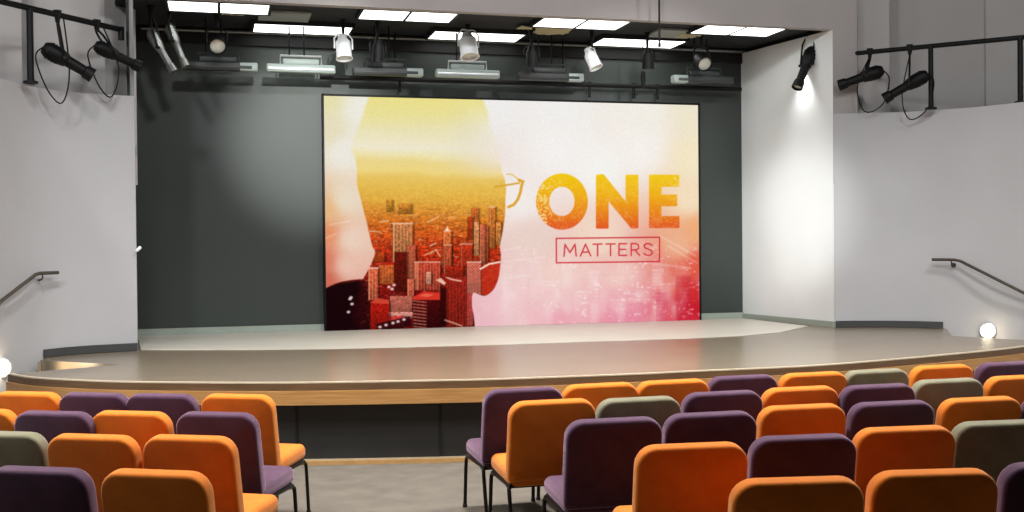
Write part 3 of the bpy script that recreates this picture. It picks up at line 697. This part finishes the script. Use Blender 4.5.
def par(pos, d, label, material, hang_z, name='par_can', r=0.095, L=0.26, rim=None):
    pos = Vector(pos); d = Vector(d).normalized()
    hang = Vector((pos.x, pos.y + 0.02, hang_z)); t = empty(name, label, 'spotlight', hang, 0, 'par can lights hung over the stage')
    mx = axis_mx(pos - hang - d * L / 2, d)
    bm = bmesh.new(); lathe(bm, [(-.05, 0), (-.05, r * .5), (0, r * .62), (.04, r * .95), (L - .02, r), (L, r * 1.1), (L, r * .95), (L - .03, r * .93)], mx, 20); link('body', bm, material, t)
    bm = bmesh.new(); lathe(bm, [(L - .028, r * .94), (L - .02, r * .5), (L - .018, 0)], mx, 20); link('lens', bm, M['lens'], t)
    side = d.cross(Vector((0, 0, 1))); side = side.normalized() if side.length > 1e-3 else Vector((1, 0, 0))
    c = pos - hang; w = r * 1.2; top = Vector((0, 0, min(-0.05, c.z + r * 1.9)))
    bm = bmesh.new(); tube(bm, [c + side * w, c + side * w + (top - c) * .7, top + side * w * .6, top - side * w * .6, c - side * w + (top - c) * .7, c - side * w], 0.010, 6); link('yoke', bm, material, t)
    bm = bmesh.new(); tube(bm, [(0, 0, 0.0), (0, 0, -0.04), top], [0.035, 0.025, .016], 8); link('clamp', bm, M['black'], t)
# pipes above the stage
PIPEY = YB - 0.05; pz = PY(470, 36.5, PIPEY).z
xl, xr = PY(141, 25, PIPEY).x, PY(745, 45, PIPEY).x
pz = min(pz, ZH + 0.02)
bm = bmesh.new(); tube(bm, [(xl - (xl + xr) / 2, 0, 0), ((xr - xl) / 2, 0, 0)], 0.026, 10)
o = link('lighting_pipe', bm, M['steel'], loc=None); o.location = ((xl + xr) / 2, PIPEY, pz); tag(o, 'dark steel pipe just under the black stage ceiling, carrying the stage lights', 'pipe')
LPY = YB - 0.22
pa = PY(320, 78.5, LPY); pb = PY(741, 88, LPY); lz = (pa.z + pb.z) / 2
t = empty('hanging_pipe', 'black pipe running above the top of the video wall with short hooks', 'pipe', ((pa.x + pb.x) / 2, LPY, lz))
bm = bmesh.new(); tube(bm, [((pa.x - pb.x) / 2, 0, 0), ((pb.x - pa.x) / 2, 0, 0)], 0.032, 10); link('pipe', bm, M['black'], t)
for px in (400, 590, 634, 658):
    q = PY(px, 88, LPY).x - (pa.x + pb.x) / 2
    bm = bmesh.new(); box(bm, (q, 0.02, -0.085), (0.03, 0.03, 0.17), bev=.004); tube(bm, [(q, .02, .04), (q, .02, -.02)], .04, 10); link('hook', bm, M['black'], t)
for px in (395, 563):
    q = PY(px, 60, LPY).x - (pa.x + pb.x) / 2
    bm = bmesh.new(); tube(bm, [(q, 0, 0), (q, 0, ZH + .06 - lz)], .012, 8); link('hanger', bm, M['black'], t)
# troffers
TZ = ZH + 0.06
def troffer(px, py, label, half=False):
    p = PZ(px, py, TZ - .02); p.y = max(p.y, YP + 0.47); wdt = 0.6 if half else 1.12
    t = empty('ceiling_light', label, 'ceiling light', (p.x, p.y, TZ - 0.03), 0, 'fluorescent panels in the stage ceiling')
    bm = bmesh.new()
    for s in (-1, 1): box(bm, (s * (wdt / 2 + .01), 0, 0), (.03, .60, .06)); box(bm, (0, s * .29, 0), (wdt, .025, .06))
    if not half: box(bm, (0, 0, 0), (.03, .56, .05))
    link('frame', bm, M['black_matte'], t, smooth=False)
    for s in ((0,) if half else (-1, 1)):
        bm = bmesh.new(); box(bm, (s * .282, 0, -.006), (.53, .55, .03)); link('diffuser', bm, M['panel_light'], t, smooth=False)
troffer(219, 3.0, 'lit ceiling panel behind the stage header, leftmost of the front line')
troffer(409, 12.0, 'lit ceiling panel behind the stage header, above the left half of the video wall')
troffer(585, 19.0, 'lit ceiling panel behind the stage header, above the word ONE')
troffer(746, 25, 'lit ceiling panel behind the stage header, rightmost, next to the white side wall')
def troffer2(px, py, label):
    p = PZ(px, py, TZ - .02); p.y = min(p.y, YB - .42); t = empty('ceiling_light', label, 'ceiling light', (p.x, p.y, TZ - 0.03), 0, 'fluorescent panels in the stage ceiling')
    bm = bmesh.new()
    for s in (-1, 1): box(bm, (s * .61, 0, 0), (.03, .60, .06)); box(bm, (0, s * .29, 0), (1.2, .025, .06))
    link('frame', bm, M['black_matte'], t, smooth=False)
    bm = bmesh.new(); box(bm, (0, 0, -.006), (1.19, .555, .03)); link('diffuser', bm, M['panel_light'], t, smooth=False)
troffer2(302, 28.5, 'lit ceiling panel in the back line, left of the video wall centre')
troffer2(474, 36, 'lit ceiling panel in the back line, above the video wall centre')
troffer2(636, 42, 'lit ceiling panel in the back line, crossed by a thin black rod')
for px, py, lab in ((284, 18, 'grey ceiling tile next to the left back-line light panel'), (672, 35, 'grey ceiling tile next to the right back-line light panel')):
    p = PZ(px, py, TZ - .03); bm = bmesh.new(); box(bm, (0, 0, 0), (.6, .5, .03), bev=.004)
    o = link('ceiling_tile', bm, M['tile'], smooth=False); o.location = (p.x, p.y - 0.06, TZ - .02); tag(o, lab, 'ceiling tile', 'grey tiles in the black stage ceiling')
# wash bars
def washbar(px, py, label, dark=0):
    y = YB - 0.62; p = PY(px, py, y); hm = M['shaded_metal'] if dark else M['pale_metal']
    t = empty('wash_light_bar', label, 'stage light', (p.x, y, p.z), 0, 'long wash light bars over the stage')
    bm = bmesh.new(); box(bm, (0, 0, 0), (.84, .12, .10), bev=.018, seg=3); link('housing', bm, hm, t)
    bm = bmesh.new(); box(bm, (0, -.064, -.008), (.80, .012, .035), bev=.004); link('reflector', bm, M['shaded_metal'] if dark else M['silver'], t)
    if dark:
        bm = bmesh.new(); box(bm, (dark * .36, 0, 0), (.22, .124, .104), bev=.018, seg=3); link('lit_end_patch', bm, M['pale_metal'], t)  # paler piece stands for the lit end of a shaded bar
    bm = bmesh.new(); box(bm, (0, .01, .085), (.44, .09, .07), bev=.012); link('ballast_box', bm, hm, t)
    bm = bmesh.new(); tube(bm, [(-.25, 0, .05), (-.25, 0, .16), (.25, 0, .16), (.25, 0, .05)], .012, 8); link('yoke', bm, M['shaded_metal'] if dark else M['silver'], t)
    for s in (-.14, .04):
        bm = bmesh.new(); tube(bm, [(s, 0, .16), (s, 0, TZ - p.z)], .010, 8); link('hanger', bm, M['black'], t)
washbar(218, 66.5, 'shaded wash light bar with a lit right end, leftmost under the stage ceiling', 1)
washbar(301, 69, 'pale wash light bar above the left top corner of the video wall')
washbar(386, 72, 'shaded wash light bar above the head picture, left of the middle bar', 1)
washbar(467.5, 74, 'pale wash light bar in the middle, under a big white spotlight')
washbar(549, 77, 'shaded wash light bar above the word ONE, right of the middle bar', 1)
washbar(704, 80, 'shaded wash light bar with a lit left end, above the video wall right corner', -1)
# par cans
def parpx(px, py, d, label, m, r=.095, L=.26, y=YP + 1.05): 
    p = PY(px, py, y); par(p, d, label, m, TZ, r=r, L=L)
parpx(343.5, 49, (0.05, -0.25, -1), 'white par can hanging left of the video wall centre', M['white_metal'])
parpx(468.5, 47, (0.05, -0.3, -1), 'large white par can hanging over the middle wash light bar', M['white_metal'], .115, .28)
parpx(592.5, 60, (0.35, -0.35, -1), 'white par can tilted to the right, above the word ONE', M['white_metal'], .085, .24)
parpx(217, 43, (0.05, -0.9, -0.5), 'black par can facing the seats at the left end of the stage pipe', M['black'])
parpx(702, 61, (-0.05, -0.9, -0.5), 'black par can facing the seats at the right end of the stage pipe', M['black'])
parpx(378, 52, (0.0, 0.3, -1), 'black par can hanging between the left and middle white par cans', M['black'], .08, .22)
parpx(532, 58, (0.1, 0.2, -1), 'black par can hanging just right of the middle wash light bar', M['black'], .08, .22)
parpx(648, 60, (0.1, 0.3, -1), 'black par can hanging by the thin black rod', M['black'], .08, .22)
# slender spotlights at the left, and the black one before the white wall
yq = YP + 0.75
gq = 'slender silver spotlights at the left end of the stage'
profile_spot(PY(150, 31, yq), PY(174, 72, yq - .1), Vector((PY(151, 24, yq).x, yq, TZ - .05)), 'slender grey spotlight at the left end of the stage, nearer the side wall', M['steel'], gq, fat=.62)
yq = YP + 0.85
profile_spot(PY(168, 24, yq), PY(186, 67, yq - .1), Vector((PY(170, 20, yq).x, yq, TZ - .05)), 'slender silver spotlight at the left end of the stage, nearer the video wall', M['steel'], gq, fat=.62)
bkp = PY(809, 36, YP + .55)
s3 = profile_spot(PY(813, 48, YP + .5), PY(797, 88, YP + .4), (bkp.x, bkp.y, TZ), 'black spotlight hanging in front of the bright white side wall', M['black'], fat=.75)
# black rod before the header, and a hanging microphone
yr = YP - 0.45; p = PY(659.5, 46, yr)
bm = bmesh.new(); tube(bm, [(0, 0, 0), (0, 0, ZC - p.z)], .012, 8); box(bm, (0, 0, .01), (.03, .03, .05), bev=.006)
o = link('hanging_rod', bm, M['black']); o.location = p; tag(o, 'thin black rod hanging down in front of the pale stage header', 'rod')
p = PY(643, 80, YB - .5); t = empty('hanging_microphone', 'small dark microphone dangling above the right half of the video wall', 'microphone', p)
bm = bmesh.new(); lathe(bm, [(-.12, 0), (-.11, .018), (.0, .035), (.10, .032), (.13, .012), (.14, 0)], Matrix.Identity(4), 14); link('capsule', bm, M['black'], t)
bm = bmesh.new(); tube(bm, [(0, 0, .13), (0, 0, TZ - p.z)], .005, 6); link('cable', bm, M['black'], t)
# crumpled sheets at the ceiling
for px, py, w, lab in ((551, 31, .42, 'crumpled beige sheet stuck at the black ceiling right of the middle light panel'), (525, 28, .16, 'small beige scrap at the corner of the middle light panel'), (232, 13.5, .22, 'beige scrap at the black ceiling above the left wash light bar'), (688, 36, .26, 'beige scrap at the black ceiling next to the right grey tile')):
    p = PZ(px, py, TZ - .04); bm = bmesh.new(); r = bmesh.ops.create_grid(bm, x_segments=7, y_segments=5, size=.5)
    for v in bm.verts: v.co = Vector((v.co.x * w * (1 + .2 * random.random()), v.co.y * w * .9 * (1 + .3 * random.random()), .02 * random.random()))
    bmesh.ops.solidify(bm, geom=bm.faces[:], thickness=.006)
    o = link('paper_sheet', bm, M['gel']); o.location = (p.x, p.y, TZ - .045); tag(o, lab, 'sheet')
# small white sensor on the edge of the left pier
p = PD(138.5, 249, 11.8); bm = bmesh.new(); box(bm, (0, 0, 0), (.035, .04, .07), mx=Matrix.Rotation(R(45), 3, 'Y'), bev=.012)
o = link('wall_sensor', bm, M['white_metal']); o.location = p; tag(o, 'small white sensor on the edge of the left curved wall by the stage', 'sensor')

# ------------------------------------------------------------------ light
def area(loc, size, energy, colr=(1, .985, .965), rot=(0, 0, 0)):
    l = bpy.data.lights.new('unseen_house_light', 'AREA'); l.shape = 'DISK'; l.size = size; l.spread = R(125); l.energy = energy; l.color = colr
    o = bpy.data.objects.new('unseen_house_light', l); col.objects.link(o); o.location = loc; o.rotation_euler = rot; return o
for (x, y, e) in ((-4, 7.2, 200), (-1, 7.4, 220), (2, 7.4, 220), (5, 7.4, 220), (8, 7.2, 200)):  # over the front rows
    area((x, y, ZC - .1), 0.5, e, rot=(R(0), 0, 0))
for (x, y, e) in ((-3, 5.2, 22), (1.5, 5.2, 22), (6, 5.2, 22)):
    area((x, y, ZC - .1), 0.5, e, rot=(R(0), 0, 0))
for x in (-3.0, 1.5, 6.0):      # added unseen fill lights that brighten the upper walls and header
    l = area((x, 5.0, ZC - .15), 0.6, 200, (.97, .98, 1.0), (R(72), 0, 0)); l.data.spread = R(180)
def spot(loc, target, energy, ang, blend=.6, colr=(1, .97, .92), soft=.05):
    l = bpy.data.lights.new('spot_beam', 'SPOT'); l.energy = energy; l.spot_size = R(ang); l.spot_blend = blend; l.color = colr; l.shadow_soft_size = soft
    o = bpy.data.objects.new('spot_beam', l); col.objects.link(o); o.location = loc
    o.rotation_euler = (Vector(target) - Vector(loc)).to_track_quat('-Z', 'Y').to_euler(); return o
n2, d2 = l2; dn = d2.normalized()
wt = PD(800, 190, 14.6)
spot(n2 + (wt - n2).normalized() * .08, PD(799, 205, 14.6), 800, 17, 1.0, (.96, .99, 1))
n3, d3 = s3
spot(spot_left[0], spot_left[1], 80, 50, 1.0, (1, .82, .55), .05)
spot(PY(801, 70, YP + .62), PD(799, 245, 14.45), 70, 80, 1.0, (1, 1, 1), .04)
spot((1.2, 1.0, 5.6), PY(318, 140, YB), 7800, 12, 1.0, (.97, 1, .95), .12)
spot((3.2, 1.0, 5.6), PY(620, 185, YB), 5000, 18, 1.0, (1, .98, .94), .12)
spot((1.2, 1.2, 5.6), PD(783, 225, 14.9), 4600, 10, 1.0, (1, 1, .98), .12)  # added unseen front spot, brightens the white side wall
for q, e in ((PY(343.5, 49, YP + 1.05), 45), (PY(468.5, 47, YP + 1.05), 70), (PY(592.5, 60, YP + 1.05), 50)):
    spot(q + Vector((0.01, -.1, -.2)), q + Vector((.05, -1.3, -4)), e, 70, 1.0, (1, .95, .86), .08)
w = bpy.data.worlds.new('world'); scn.world = w; w.use_nodes = True
w.node_tree.nodes['Background'].inputs['Color'].default_value = (.5, .5, .5, 1); w.node_tree.nodes['Background'].inputs['Strength'].default_value = 0.02
vs = scn.view_settings; vs.view_transform = 'Standard'; vs.look = 'None'; vs.gamma = 1; vs.exposure = 0.0; vs.use_curve_mapping = False
